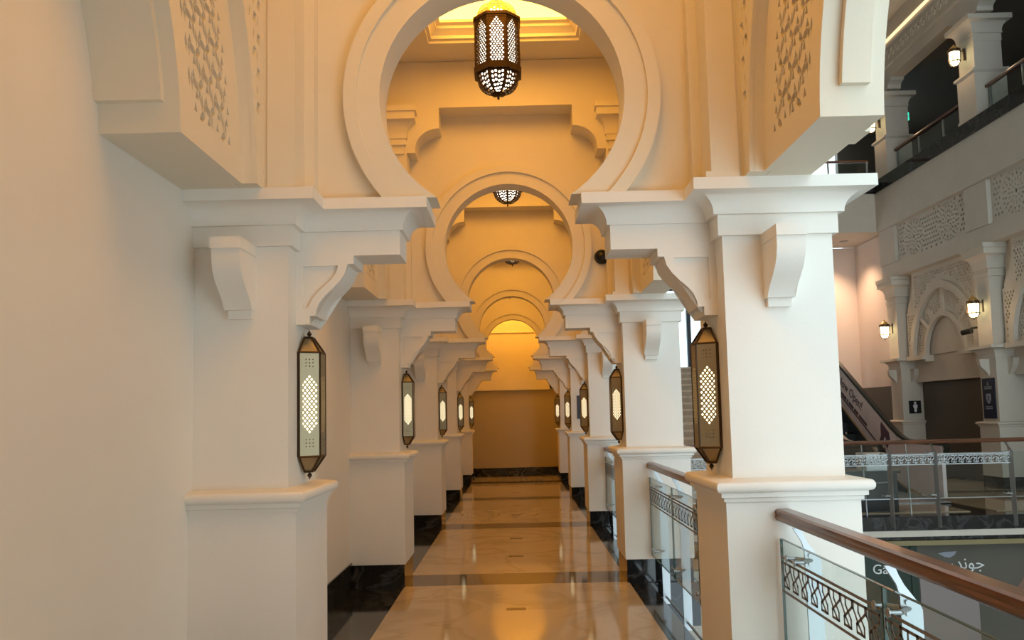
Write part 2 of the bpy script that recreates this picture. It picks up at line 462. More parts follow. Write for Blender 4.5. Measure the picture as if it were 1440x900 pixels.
# ------------------------------------------------------------------ pointed arcade arches along both sides
RI, RO, CYO, CZ = 1.255, 1.96, .56, -.075       # radii, centre offset, centre height (relative to z 2.725)
def pointed(r, zbase=0.0, n=18):
    """right foot -> apex -> left foot"""
    a0 = math.asin((zbase-CZ)/r); a1 = math.acos(CYO/r)
    p = [(-CYO + r*cos(a0+(a1-a0)*i/n), CZ + r*sin(a0+(a1-a0)*i/n)) for i in range(n+1)]
    return p + [(-y, z) for y, z in p[-2::-1]]

def fret_holes():
    """leaf and kite holes laid out along the arch, in (y, z)"""
    H = []; rows = 4; r0, r1 = 1.345, 1.825; dr = (r1-r0)/rows; da = .132
    leaf = [(-.030, -.016), (-.012, -.024), (.012, -.010), (.028, .016), (.010, .020), (-.016, .006)]
    kite = [(-.006, -.034), (.008, -.008), (.004, .034), (-.010, .006)]
    tri = [(-.014, -.014), (.012, -.016), (.002, .018)]
    CELL = [(leaf, .028, .030, 1), (kite, .026, .082, 1), (kite, .052, .066, 1), (tri, .072, .100, 1), (leaf, .090, .058, -1), (tri, .094, .022, 1), (kite, .006, .112, -1)]
    for i in range(rows):
        rm = r0+dr*(i+.5)
        for j in range(-1, 22):
            for shp, x, y, m_ in CELL:
                q = []
                for dx, dy in shp:
                    rr = r0+dr*i+x+dx*1.25; aa = (j*da + (.5*da if i % 2 else 0) + y + dy*m_*1.2)/rm
                    q.append((-CYO+rr*cos(aa), CZ+rr*sin(aa)))
                if any(a_ < .03 or b_ < .105 or not r0 < math.hypot(a_+CYO, b_-CZ) < r1 for a_, b_ in q): continue
                H.append(q); H.append([(-a_, b_) for a_, b_ in q])
    return H
FH = fret_holes()
def spandrel_holes():
    H = []
    for i in range(12):
        for j in range(26):
            y = .06 + i*.118 + .059*(j % 2); z = .12+j*.085
            for shape in ([(-.028, -.022), (.012, -.03), (.03, .026), (-.012, .028)], [(.036, -.04), (.052, -.006), (.046, .03), (.034, -.004)]):
                q = [(y+a, z+b) for a, b in shape]
                if all(math.hypot(b+CYO, c-CZ) > RO+.03 and .03 < b < 1.46 and c < 2.2 for b, c in q):
                    H.append(q); H.append([(-b, c) for b, c in q])
    return H
SH = spandrel_holes()

def arcade(side, label):
    s = side
    t = thing('arcade_arch', label, 'arch', (0, YC[0], 2.725), 'pointed arches along the two sides')
    HB = BAY/2-.001; top = 2.34
    xo = 1.49 if s > 0 else 1.5598
    ip = pointed(RI)
    L = [(HB, 0)] + ip + [(-HB, 0), (-HB, top), (HB, top)]
    bm = plate_bm([L], xo-1.271, lambda u, v, w_: (s*(1.271+xo)/2+w_, u, v)); finish('arch_wall', bm, WARMP, t)
    fo = pointed(RO)
    bm = plate_bm([ip + fo[::-1]] + FH, .030, lambda u, v, w_: (s*1.256+w_, u, v)); finish('fretwork_band', bm, WARMP, t)
    lim = BAY/2-.43+.01
    L = [(lim, 0)] + fo + [(-lim, 0), (-lim, top), (lim, top)]
    bm = plate_bm([L], .076, lambda u, v, w_: (s*1.230+w_, u, v)); finish('spandrel_back', bm, WARMP, t)
    bm = plate_bm([L] + SH, .024, lambda u, v, w_: (s*1.182+w_, u, v)); finish('fretwork_spandrel', bm, WARMP, t)
    # wall behind the jamb between spandrel and the next column axis
    for q in (-1, 1):
        bx('jamb', WARMP, tuple(sorted((s*1.15, s*1.27))) + tuple(sorted((q*lim, q*HB))) + (0, top-.01), t)
    # raised panel on the underside of the arch
    zb = .115; pi_ = pointed(RI+.002, zb); po = pointed(RI-.032, zb)
    xa, xb = (1.315, 1.425) if s > 0 else (1.30, 1.5595)
    bm = plate_bm([pi_ + po[::-1]], xb-xa, lambda u, v, w_: (s*(xa+xb)/2+w_, u, v)); finish('soffit_panel', bm, WARMP, t)
    if s > 0:    # moulding on the atrium side
        bm = plate_bm([pointed(RI+.18) + pointed(RI+.34)[::-1]], .03, lambda u, v, w_: (1.502+w_, u, v)); finish('outer_moulding', bm, WARMP, t)
    return t
aR = arcade(1, 'open pointed arch with pierced plaster band on the right, nearest bay')
aL = arcade(-1, 'blind pointed arch with pierced plaster band on the left wall, nearest bay')
for k in range(1, 5):
    dup(aR, (0, YC[k], 2.725), 'open pointed arch with pierced plaster band on the right, %s bay' % ORD[k])
    dup(aL, (0, YC[k], 2.725), 'blind pointed arch with pierced plaster band on the left wall, %s bay' % ORD[k])
# short closing walls beside the last bay
struct(bx('trim_1', WARMP, (1.24, 1.56, YK[4], Y_END, 2.725, 5.1)))
struct(bx('trim_2', WARMP, (-1.56, -1.24, YK[4], Y_END, 2.725, 5.1)))
struct(bx('wall_right', WARMP, (1.30, 1.56, YK[4]+.46, Y_END, -.01, 2.70)))

# ------------------------------------------------------------------ wall sconces
def sconce(label):
    """right-hand sconce on a shaft face at x=+1.09, local x points into the wall (+x); origin on the wall"""
    t = thing('wall_sconce', label, 'wall lamp', (1.09, YK[0], 1.68), 'pierced metal sconces on the column shafts')
    P = [(-.010, -.112), (-.105, -.058), (-.105, .058), (-.010, .112)]
    zt, zb = .27, -.27
    def face(i, name, pitch_, hw, hh):
        a, b = Vector(P[i]), Vector(P[i+1]); mid = (a+b)/2; L = (b-a).length; d = (b-a)/L
        n = Vector((d.y, -d.x)); n = n if n.x < 0 else -n
        loops = [[(-L/2, zb), (L/2, zb), (L/2, zt), (-L/2, zt)]]
        nn = int(hh/pitch_)+1
        for r in range(-2*nn, 2*nn+1):
            for c in range(-5, 6):
                u = c*pitch_ + (pitch_/2 if r % 2 else 0); v = r*pitch_*.62
                lim = hw if abs(v) < hh-hw else hw*(1-((abs(v)-(hh-hw))/hw)**2)**.5 if abs(v) < hh else -1
                if abs(u) > lim-.002: continue
                e = pitch_*.31
                loops.append([(u-e, v), (u, v-e*1.1), (u+e, v), (u, v+e*1.1)])
        # small engraved holes near both ends
        for z0 in (.215, -.20):
            for r in range(-1, 2):
                for c in range(-1, 2):
                    u = c*.018; v = z0+r*.018; e = .0042
                    loops.append([(u-e, v), (u, v-e), (u+e, v), (u, v+e)])
        bm = plate_bm(loops, .004, lambda u, v, w_: (mid.x+d.x*u+n.x*w_, mid.y+d.y*u+n.y*w_, v))
        return finish(name, bm, BRASS, t, False)
    face(0, 'pierced_panel', .023, .040, .150); face(1, 'pierced_panel', .025, .042, .150); face(2, 'pierced_panel', .023, .040, .150)
    fr = bmesh.new()
    for z in (zt, zb):
        for a, b in zip(P, P[1:]): tube(fr, [(a[0], a[1], z), (b[0], b[1], z)], .006, 6)
    for p in P: tube(fr, [(p[0], p[1], zb-.004), (p[0], p[1], zt+.004)], .0055, 6)
    top = [(-.020, -.040), (-.055, -.026), (-.055, .026), (-.020, .040)]
    for z, q in ((zt, .082), (zb, -.080)):
        for a, b in zip(P, top): tube(fr, [(a[0], a[1], z), (b[0], b[1], z+q)], .0055, 6)
        for a, b in zip(top, top[1:]): tube(fr, [(a[0], a[1], z+q), (b[0], b[1], z+q)], .006, 6)
    finish('frame', fr, BRONZE, t)
    for z, q in ((zt, .080), (zb, -.078)):
        bm = bmesh.new()
        A = [bm.verts.new((p[0]+.004, p[1]*.97, z)) for p in P]; B = [bm.verts.new((p[0]+.004, p[1]*.95, z+q)) for p in top]
        for i in range(3): bm.faces.new((A[i], A[i+1], B[i+1], B[i]))
        bm.faces.new(B); finish('end_cap', bm, BRASS, t, False)
        bm = bmesh.new(); sg = 1 if q > 0 else -1; zz = z+q
        lathe(bm, [(.0005, zz), (.009, zz+sg*.004), (.005, zz+sg*.010), (.013, zz+sg*.020), (.012, zz+sg*.027), (.004, zz+sg*.036), (.0005, zz+sg*.046)], 10, -.036, 0)
        finish('finial', bm, BRONZE, t)
    bx('back_plate', BRONZE, (-.012, 0, -.112, .112, zb, zt), t)
    bm = bmesh.new(); prism(bm, [(-.022, -.082), (-.088, -.044), (-.088, .044), (-.022, .082)], 'z', -.165, .165)
    finish('lamp_glass', bm, LAMPW, t, False)
    return t
sc0 = sconce('pierced metal sconce on the right-hand column nearest to the viewer')
for k in range(5):
    wh = 'nearest to the viewer' if k == 0 else ORDF[k]
    if k: dup(sc0, (1.09, YK[k], 1.68), 'pierced metal sconce on the right-hand column ' + wh)
    dup(sc0, (-1.09, YK[k], 1.68), 'pierced metal sconce on the left-hand column ' + wh, rotz=pi)

# ------------------------------------------------------------------ hanging lanterns
def lantern(label):
    t = thing('hanging_lantern', label, 'lantern', (0, YC[1], 4.06), 'octagonal lanterns hanging along the corridor')
    ap = .172; Rr = ap/cos(pi/8); zb, zt = .245, .635
    def ang(i): return -pi/2 + i*pi/4
    W = 2*ap*math.tan(pi/8)
    body = bmesh.new()
    hw = W/2-.010
    for i in range(8):
        a = ang(i); n = Vector((cos(a), sin(a))); d = Vector((-sin(a), cos(a)))
        loops = [[(-W/2, zb), (W/2, zb), (W/2, zt), (-W/2, zt)]]
        for r in range(-9, 11):
            for c in range(-3, 4):
                u = c*.0235+(.01175 if r % 2 else 0); v = .43+r*.0178
                lim = hw if v < .55 else hw*.84 if v < .575 else hw*.62 if v < .597 else hw*.34
                if v > .612 or abs(u) > lim-.009: continue
                e = .0082 if (r+c) % 3 else .0066
                loops.append([(u+e*cos(q*pi/3), v+e*sin(q*pi/3)) for q in range(6)])
        b = plate_bm(loops, .004, lambda u, v, w_: (n.x*(ap+w_)+d.x*u, n.y*(ap+w_)+d.y*u, v))
        me = bpy.data.meshes.new('x'); b.to_mesh(me); b.free(); body.from_mesh(me); bpy.data.meshes.remove(me)
    finish('body', body, BRONZE, t, False)
    fr = bmesh.new()
    def band(z0, z1, r0, r1):
        pts = [(r0, z0), (r1, z0), (r1, z1), (r0, z1), (r0, z0)]
        prev = None
        for r, z in pts:
            q = [fr.verts.new((r/cos(pi/8)*cos(ang(i)+pi/8), r/cos(pi/8)*sin(ang(i)+pi/8), z)) for i in range(8)]
            if prev:
                for i in range(8): fr.faces.new((prev[i], prev[(i+1) % 8], q[(i+1) % 8], q[i]))
            prev = q
    band(.205, .248, ap-.012, ap+.012); band(.248, .262, ap-.012, ap+.006)
    band(.615, .632, ap-.012, ap+.006); band(.632, .655, ap-.012, ap+.013)
    for i in range(8):
        a = ang(i)+pi/8
        tube(fr, [(Rr*cos(a), Rr*sin(a), zb), (Rr*cos(a), Rr*sin(a), zt)], .0065, 6)
    finish('frame', fr, BRONZE, t, False)
    def dome(name, r0, prof, material, up):
        """prof(s) -> (apothem, z), s in 0..1 from rim to tip; pierced sectors with scroll-like holes"""
        D = bmesh.new()
        for i in range(8):
            a = ang(i); n = Vector((cos(a), sin(a))); d = Vector((-sin(a), cos(a)))
            hwid = lambda s: prof(s)[0]*math.tan(pi/8)
            N = 10
            loops = [[(-1, j/N) for j in range(N+1)] + [(1, j/N) for j in range(N, -1, -1)]]
            for s0 in [.10, .24, .38, .52, .66, .78]:
                wd = hwid(s0)/hwid(0)
                cs = (-.62, -.22, .22, .62) if wd > .8 else ((-.5, 0, .5) if wd > .45 else (-.35, .35))
                for c in cs:
                    ex = .155/max(wd, .35); ey = .047; tl = .35*(1 if c < 0 else -1 if c > 0 else 0)
                    q = []
                    for j in range(7):
                        b = 2*pi*j/7; x = ex*cos(b); y = ey*sin(b)
                        q.append((max(-.88, min(.88, c+x+tl*y)), s0+y+.02*math.sin(c*9)))
                    loops.append(q)
            def f(u, v, w_):
                ap_, z = prof(min(max(v, 0), 1)); h = ap_*math.tan(pi/8)
                return (n.x*(ap_+w_)+d.x*u*h, n.y*(ap_+w_)+d.y*u*h, z)
            b = plate_bm(loops, .004, f)
            me = bpy.data.meshes.new('x'); b.to_mesh(me); b.free(); D.from_mesh(me); bpy.data.meshes.remove(me)
        for i in range(8):
            a = ang(i)+pi/8
            tube(D, [((prof(s)[0]/cos(pi/8))*cos(a), (prof(s)[0]/cos(pi/8))*sin(a), prof(s)[1]) for s in [j/8 for j in range(9)]], .005, 6)
        return finish(name, D, material, t, False)
    dome('lower_dome', .155, lambda s: (.158*cos(s*pi/2*.94), .206-.150*sin(s*pi/2)), BRONZE, -1)
    dome('upper_dome', .150, lambda s: (.152*cos(s*pi/2*.95), .652+.155*sin(s*pi/2)), GOLD, 1)
    bm = bmesh.new()
    lathe(bm, [(.0005, .012), (.006, .018), (.012, .030), (.006, .040), (.016, .052), (.020, .060), (.0005, .062)], 12); finish('bottom_finial', bm, BRONZE, t)
    bm = bmesh.new()
    lathe(bm, [(.018, .800), (.024, .812), (.012, .824), (.020, .838), (.008, .850), (.0005, .855)], 12); finish('crown', bm, GOLD, t)
    bm = bmesh.new()
    lathe(bm, [(.06, .11), (.125, .16), (.14, .26), (.14, .62), (.12, .68), (.05, .755)], 16); finish('lamp_glass', bm, LAMPL, t)
    bm = bmesh.new()
    z = .850; i = 0
    while z < 1.02:
        c = [(.011*cos(b), 0, .017*sin(b)) for b in [2*pi*j/10 for j in range(11)]]
        if i % 2: c = [(0, x, y) for x, _, y in c]
        tube(bm, [(p[0], p[1], p[2]+z+.014) for p in c], .0032, 5); z += .025; i += 1
    finish('chain', bm, BRONZE, t)
    return t
ln0 = lantern('octagonal pierced bronze lantern hanging fully in view under the skylight, nearest of its row')
ln0.location = (-.045, YC[1], 4.06)
for k, x, dz in ((2, -.008, .14), (3, .035, .085), (4, -.041, .07)):
    dup(ln0, (x, YC[k], 4.06+dz), 'octagonal bronze lantern half hidden behind the %s arch of the corridor' % ['', '', 'second', 'third', 'fourth'][k], rotz=pi/8 if k == 2 else 0)

# ------------------------------------------------------------------ railings of glass and steel with a wooden handrail
def knots(width, z0, z1):
    """closed figure-of-eight strands, returned as polylines"""
    P = .105; h = z1-z0; out = []
    n = int(width/P)
    for i in range(n):
        c = (i+.5)*width/n - width/2; a = P*.46
        q = [(c-a, 1), (c+a*.25, 1), (c+a*.25, .72), (c-a*.72, .30), (c-a*.72, 0), (c+a*.62, 0), (c+a*.62, .28), (c-a, .76)]
        out.append([(x, z0+h*z) for x, z in q])
        q = [(c+a*.45, 1), (c+a*1.15, 1), (c+a*1.15, .74), (c+a*.30, .28), (c-a*.42, 0)]
        out.append([(x, z0+h*z) for x, z in q])
    return out
def ribbon(bm, pts, wd, fn, closed):
    n = len(pts)
    for i in range(n if closed else n-1):
        a = Vector((*pts[i], 0)); b = Vector((*pts[(i+1) % n], 0)); d = (b-a).normalized()
        s = Vector((-d.y, d.x, 0))*wd/2; a = a-d*wd*.5; b = b+d*wd*.5
        q = [a+s, a-s, b-s, b+s]
        lo = [bm.verts.new(fn(p.x, p.y, 0)) for p in q]; hi = [bm.verts.new(fn(p.x, p.y, .0015)) for p in q]
        bm.faces.new(lo); bm.faces.new(hi[::-1])
        for j in range(4): bm.faces.new((lo[j], lo[(j+1) % 4], hi[(j+1) % 4], hi[j]))

def fin_bm():
    """flat steel fin in the local xz plane (x outwards), thickness along y; z is height above the floor"""
    L = [(-.018, 1.052), (.018, 1.052), (.030, 1.02), (.048, .985), (.072, .945), (.100, .915), (.106, .90), (.106, -.16), (.04, -.16), (.036, .93), (.020, .99)]
    bm = bmesh.new(); prism(bm, L, 'y', -.006, .006); return bm

def clamp_bm(gx):
    """two glass buttons and the spider arm, reaching from the fin to the pane at local x = gx"""
    bm = bmesh.new()
    for q in (-.055, .055):
        tube(bm, [(gx-.016, q, 0), (gx-.010, q, 0)], .017, 10); tube(bm, [(gx-.010, q, 0), (gx+.030, q, 0)], .008, 8)
        tube(bm, [(gx+.030, q, 0), (gx+.062, q*.35, 0), (.062, 0, 0)], .009, 8)
    for z in (-.016, .022):
        tube(bm, [(.055, -.014, z), (.055, .014, z)], .010, 8)
    return bm

GX = -.022
RAILSEC = [(-.036, -.022), (-.029, -.029), (.029, -.029), (.036, -.022), (.040, -.010), (.036, .0), (.040, .008), (.039, .022), (.028, .029), (-.028, .029), (-.039, .022), (-.040, .008), (-.036, .0), (-.040, -.010)]
def railing(name, y0, y1, posts, joints, label, rail_z=1.092, both=True):
    t = thing(name, label, 'railing', (1.312, y0, 0), 'glass railings with wooden handrail')
    L = y1-y0
    bm = bmesh.new(); sweep(bm, [(0, .002, rail_z), (0, L-.002, rail_z)], RAILSEC); finish('handrail', bm, WOOD, t)
    fb = None; cb = None
    for p in posts:
        if fb is None: f = finish('post', fin_bm(), STEEL, t); fb = f.data
        else: f = bpy.data.objects.new('post', fb); COL.objects.link(f); f.parent = t
        f.location = (0, p-y0, 0)
        for z in (.905, .32):
            if cb is None: c = finish('clamp', clamp_bm(GX), STEEL, f); cb = c.data
            else: c = bpy.data.objects.new('clamp', cb); COL.objects.link(c); c.parent = f
            c.location = (0, 0, z)
    for a, b in zip(joints, joints[1:]):
        a2, b2 = a+.006-y0, b-.006-y0
        g = bx('glass_panel', GLASS, (GX-.006, GX+.006, a2, b2, .255, .98), t)
        e = bmesh.new()
        box(e, GX-.0065, GX+.0065, a2, b2, .980, .9825); box(e, GX-.0065, GX+.0065, a2, b2, .2525, .255)
        box(e, GX-.0065, GX+.0065, a2-.0025, a2, .2525, .9825); box(e, GX-.0065, GX+.0065, b2, b2+.0025, .2525, .9825)
        finish('glass_edge', e, GLASSEDGE, g, False)
        k = bmesh.new(); mid = (a2+b2)/2; w2 = b2-a2-.03
        fn = lambda u, v, w_: Vector((GX-.0068-w_, mid+u, v))
        ribbon(k, [(-w2/2, .900), (w2/2, .900)], .012, fn, False); ribbon(k, [(-w2/2, .742), (w2/2, .742)], .012, fn, False)
        for q in knots(w2, .768, .876): ribbon(k, q, .0105, fn, len(q) == 8)
        finish('etched_knot_band', k, FROST_BACKLIT, g, False)
    for z in (-.10, -.22):
        tb = bmesh.new(); tube(tb, [(.07, .01, z), (.07, L-.01, z)], .010, 8); finish('lower_tube', tb, STEEL, t)
    return t
railing('glass_railing', .80, 3.98, [1.0, 1.935, 2.87, 3.80], [.82, 1.935, 2.87, 3.96], 'glass railing with brown wooden handrail in front of the nearest right column')
railing('glass_railing', 4.62, 7.815, [4.84, 5.775, 6.71, 7.64], [4.64, 5.775, 6.71, 7.80], 'glass railing with wooden handrail between the first and second right columns')
railing('glass_railing', 8.46, 11.655, [8.68, 9.615, 10.55, 11.48], [8.48, 9.615, 10.55, 11.64], 'glass railing with wooden handrail between the second and third right columns')

# ------------------------------------------------------------------ security domes and small fittings in the corridor
def dome_camera(name, loc, rot, r, label):
    t = thing(name, label, 'camera', loc); t.rotation_euler = rot
    bm = bmesh.new(); lathe(bm, [(.0005, 0), (r, 0), (r*1.02, r*.25), (r*.92, r*.42), (.0005, r*.42)], 24); finish('housing', bm, DARK, t)
    bm = bmesh.new(); lathe(bm, [(r*.72*cos(a), r*.40+r*.62*sin(a)) for a in [radians(x) for x in (0, 20, 40, 60, 80, 89.9)]], 24); finish('dome', bm, BLK, t)
    return t
dome_camera('dome_camera', (.922, YK[1]-.17, 3.14), (pi/2, 0, 0), .072, 'black dome security camera on the white wall beside the second arch')
dome_camera('dome_camera', (1.02, Y_END-.062, 2.34), (pi/2, 0, 0), .09, 'small black dome camera high at the right end of the corridor')
# dark sign on the fourth column
tag(bx('wall_sign', NAVY, (1.20, 1.42, YK[3]-.300, YK[3]-.275, 1.50, 1.94)), 'dark blue-grey blank plate on the fourth right column', 'sign')

# ------------------------------------------------------------------ the atrium: floors and walls
YF = 12.0
ff = bx('floor_atrium', BLACK, (1.26, 13.0, YF, 24.0, -.35, -.014)); struct(ff)
for i in range(4):
    ya = YF+.45+i*2.95
    for j in range(4):
        xa = 1.75+j*2.75
        if i == 3: yb = min(ya+2.55, 23.9)
        else: yb = ya+2.55
        bx('floor_slab', CREAM, (xa, xa+2.35, ya, yb, -.014, 0), ff)
    bx('floor_band', BAND, (1.75, 12.8, ya+2.56, min(ya+2.94, 23.95), -.014, -.001), ff)
bx('black_kerb', BLACK, (1.26, 9.3, YF-.03, YF, -.20, .0), ff)
bx('white_band', FARP, (1.26, 9.3, YF-.02, YF+.3, -.29, -.20), ff)
bx('olive_soffit', OLIVE, (1.26, 9.3, YF, YF+.6, -.42, -.34), ff)
lo = bx('floor_lower', LOWER, (-2, 14, -3, 24.2, -4.8, -4.6)); struct(lo)
struct(bx('wall_lower', FARP, (-2.0, -1.8, -3, 24, -4.6, -.42)))
struct(bx('wall_lower_end', FARP, (-2, 14, 24.2, 24.4, -4.6, -.42)))

# staircase behind the second column, with the big bright window above it
st = thing('staircase', 'beige stone staircase rising away between two white columns', 'staircase', (4.5, 17.5, 0))
for i in range(17):
    z = .165*(i+1)
    bx('step', STONE, (-1.35, 1.35, .30*i, .30*i+.34, z-.05, z), st)
    bx('riser', STONED, (-1.33, 1.33, .30*i+.03, .30*i+.30, (z-.165) if i else 0, z-.05), st)
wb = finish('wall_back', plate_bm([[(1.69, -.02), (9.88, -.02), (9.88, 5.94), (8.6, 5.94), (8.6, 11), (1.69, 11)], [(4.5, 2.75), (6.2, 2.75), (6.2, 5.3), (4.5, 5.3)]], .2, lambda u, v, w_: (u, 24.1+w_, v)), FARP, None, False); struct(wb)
wn = bx('window_1', BLUEST, (4.5, 6.2, 24.03, 24.13, 5.18, 5.3)); struct(wn)
for x in (4.54, 5.22, 6.16):
    bx('mullion', BLUEST, (x-.06, x+.06, 24.0, 24.14, 2.75, 5.18), wn)
for a, b in ((4.6, 5.16), (5.28, 6.10)):
    bx('pane', GLASS, (a, b, 24.07, 24.08, 2.75, 5.18), wn)
struct(bx('wall_side_1', PINKW, (9.4, 9.6, 20.12, 22.0, 0, 5.94)))
struct(bx('wall_side_3', PINKW, (8.2, 8.35, 22.2, 24.0, 0, 5.94)))
struct(bx('wall_side_2', PINKW, (8.2, 9.6, 22.0, 22.2, 0, 5.94)))
tag(bx('shutter', SHUT, (9.37, 9.399, 20.14, 21.95, 0, 2.1)), 'dark closed shutter in the pink wall behind the escalator', 'shutter')

# far side wall of the atrium
struct(bx('wall_far', FARP, (9.9, 10.1, -3, 24, -4.6, 6.9)))  # near part lies out of view, extended to cut daylight from the side
wr = bx('trim_far', FARP, (9.22, 9.9, -3, 20.05, 4.70, 5.05)); struct(wr)
bx('fascia', FARP, (9.15, 9.9, -3, 20.05, 5.93, 6.90), wr)
bx('black_kerb', BLACK, (9.12, 9.9, -3, 20.02, 6.90, 7.20), wr)
struct(bx('floor_gallery', BLACK, (9.9, 14, -3, 24, 6.95, 7.20)))
br = bx('floor_bridge', FARP, (1.69, 9.9, 20.05, 22.0, 5.95, 6.92)); struct(br)
bx('black_kerb', BLACK, (1.69, 9.15, 20.02, 22.0, 6.92, 7.20), br)
def fill_lamp(loc, label, e):  # lamp added under the bridge to brighten the pink wall
    t = thing('fill_lamp', label, 'lamp', loc)
    bm = bmesh.new(); lathe(bm, [(.07, 0), (.11, 0), (.11, -.015), (.07, -.012)], 20); finish('rim', bm, STEEL, t)
    bm = bmesh.new(); lathe(bm, [(.0005, -.004), (.07, -.004), (.07, .0), (.0005, .0)], 20); finish('lamp_glass', bm, LAMPY, t)
    l = bpy.data.lights.new('fill_lamp', 'SPOT'); l.energy = e; l.color = (1, .66, .43); l.spot_size = radians(120); l.spot_blend = .8; l.shadow_soft_size = .07
    o = bpy.data.objects.new('fill_beam', l); COL.objects.link(o); o.parent = t; o.location = (0, 0, -.03); o.rotation_euler = (0, radians(12), 0)
    return t
fill_lamp((8.75, 21.1, 5.949), 'small round fill lamp added under the bridge to brighten the pink wall', 420)
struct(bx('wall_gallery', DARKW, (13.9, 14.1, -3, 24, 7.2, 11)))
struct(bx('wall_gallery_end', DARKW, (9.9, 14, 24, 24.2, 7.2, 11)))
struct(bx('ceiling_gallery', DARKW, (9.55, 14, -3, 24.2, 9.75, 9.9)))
# upper arcade beam with stepped corbels, frieze and lit cove above
def ub(yc):
    h = [(1.64, 9.05), (1.64, 9.30), (1.50, 9.30), (1.50, 9.36)] + [(1.30+.20*cos(a), 9.36+.10*sin(a)) for a in (.3, .8, 1.3)] + [(1.30, 9.52)]
    return h
wu = None
for i, yc in enumerate((YC[4]-BAY*2, YC[4]-BAY, YC[4], YC[4]+BAY)):
    h = ub(yc)
    poly = [(yc+a, z) for a, z in h] + [(yc-a, z) for a, z in h[::-1]] + [(yc-BAY/2, 9.05), (yc-BAY/2, 11.0), (yc+BAY/2, 11.0), (yc+BAY/2, 9.05)]
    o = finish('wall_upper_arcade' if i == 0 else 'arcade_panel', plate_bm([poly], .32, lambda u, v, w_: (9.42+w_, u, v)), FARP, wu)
    if i == 0: wu = struct(o)
    # frieze panel with raised scrolls
    f = bx('frieze', FARP, (9.235, 9.26, yc-BAY/2, yc+BAY/2, 9.86, 10.26), wu)
    bm = bmesh.new()
    for j in range(16):
        y = yc-BAY/2+(j+.5)*BAY/16
        pts = [(9.23, y+.08*cos(a)*(1-.05*q), 10.06+.13*sin(a)*(1-.05*q)) for q, a in enumerate([.3+k*.7 for k in range(9)])]
        tube(bm, pts, .014, 4)
    finish('scroll_relief', bm, FARP, f)
    bx('frieze_moulding', FARP, (9.17, 9.26, yc-BAY/2, yc+BAY/2, 10.26, 10.33), wu)
    bx('frieze_moulding', FARP, (9.20, 9.26, yc-BAY/2, yc+BAY/2, 9.80, 9.86), wu)
struct(bx('trim_cove', COVE, (9.10, 9.20, -.5, 24, 10.34, 10.36)))
struct(bx('ceiling_atrium_block', FARP, (1.69, 14, -.5, 24.2, 10.9, 11.05)))  # real beside the far wall; extended across the atrium to block daylight

# ------------------------------------------------------------------ far columns (lower storey with pilaster above; upper gallery)
def facade_column(label):
    t = thing('facade_column', label, 'column', (9.5, YK[3], 0), 'columns along the far wall of the atrium')
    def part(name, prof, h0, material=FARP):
        bm = bmesh.new(); rings(bm, prof, lambda off: (-h0-off, h0+off, -h0-off, h0+off)); return finish(name, bm, material, t)
    part('base', [(0, 0), (0, .215)], .325, BLACK)
    part('pedestal', [(0, .215), (0, 1.165)], .325)
    part('pedestal_cap', [(0, 1.158), (.018, 1.17), (.02, 1.20), (.05, 1.21), (.06, 1.235), (.04, 1.255), (-.03, 1.265)], .325)
    part('shaft', [(0, 1.26), (0, 2.48)], .275)
    part('capital', [(0, 2.47), (0, 2.575)] + cavetto(.105, .092, .01, 2.576) + [(.145, 2.67), (.145, 2.726)], .30)
    for rz, (x, y) in ((0, (0, -.275)), (-pi/2, (-.275, 0))):
        o = finish('scroll_bracket', console_bm(), FARP, t); o.location = (x, y, 2.47); o.rotation_euler = (0, 0, rz); o.scale = (.8, .75, .85)
    bm = bmesh.new(); rings(bm, [(0, 2.726), (0, 4.12)], lambda o_: (-.28, .39, -.24, .24)); finish('upper_shaft', bm, FARP, t)
    bm = bmesh.new()
    rings(bm, [(0, 4.06), (.02, 4.07), (.02, 4.14), (.0, 4.15), (.0, 4.21), (.03, 4.22), (.03, 4.29)] + cavetto(.10, .18, .03, 4.30) + [(.15, 4.49), (.15, 4.60), (.17, 4.61), (.17, 4.70)], lambda o_: (-.28-o_, .39, -.24-o_, .24+o_))
    finish('upper_capital', bm, FARP, t)
    bm = bmesh.new(); box(bm, -.30, .39, -.40, .40, 5.055, 5.925); finish('attic_pier', bm, FARP, t, False)
    return t
fc = facade_column('white column of the far wall, right of the dark shopfront')
dup(fc, (9.5, YK[4], 0), 'white column of the far wall, between the dark shopfront and the pink wall')
dup(fc, (9.5, YK[2], 0), 'white column of the far wall, third counted from the pink wall')
def gallery_column(label):
    t = thing('gallery_column', label, 'column', (9.5, YK[3], 7.2), 'columns of the upper gallery')
    def part(name, prof, h0, material=FARP):
        bm = bmesh.new(); rings(bm, prof, lambda off: (-h0-off, h0+off, -h0-off, h0+off)); return finish(name, bm, material, t)
    part('pedestal', [(.02, 0), (.02, .08), (0, .10), (0, .90)], .315)
    part('pedestal_cap', [(0, .90), (.045, .94), (.045, .98), (-.03, 1.0)], .315)
    part('shaft', [(0, .98), (0, 1.60)], .275)
    part('capital', [(0, 1.55), (0, 1.70), (.02, 1.705), (.02, 1.72)] + cavetto(.11, .20, .01, 1.73) + [(.15, 1.94), (.15, 2.04)], .285)
    return t
gc = gallery_column('white column of the upper gallery with a lit wall lantern, nearer one')
dup(gc, (9.5, YK[4], 7.2), 'white column of the upper gallery beside the green exit sign')
dup(gc, (9.5, YK[2], 7.2), 'white column of the upper gallery, third from the bridge')

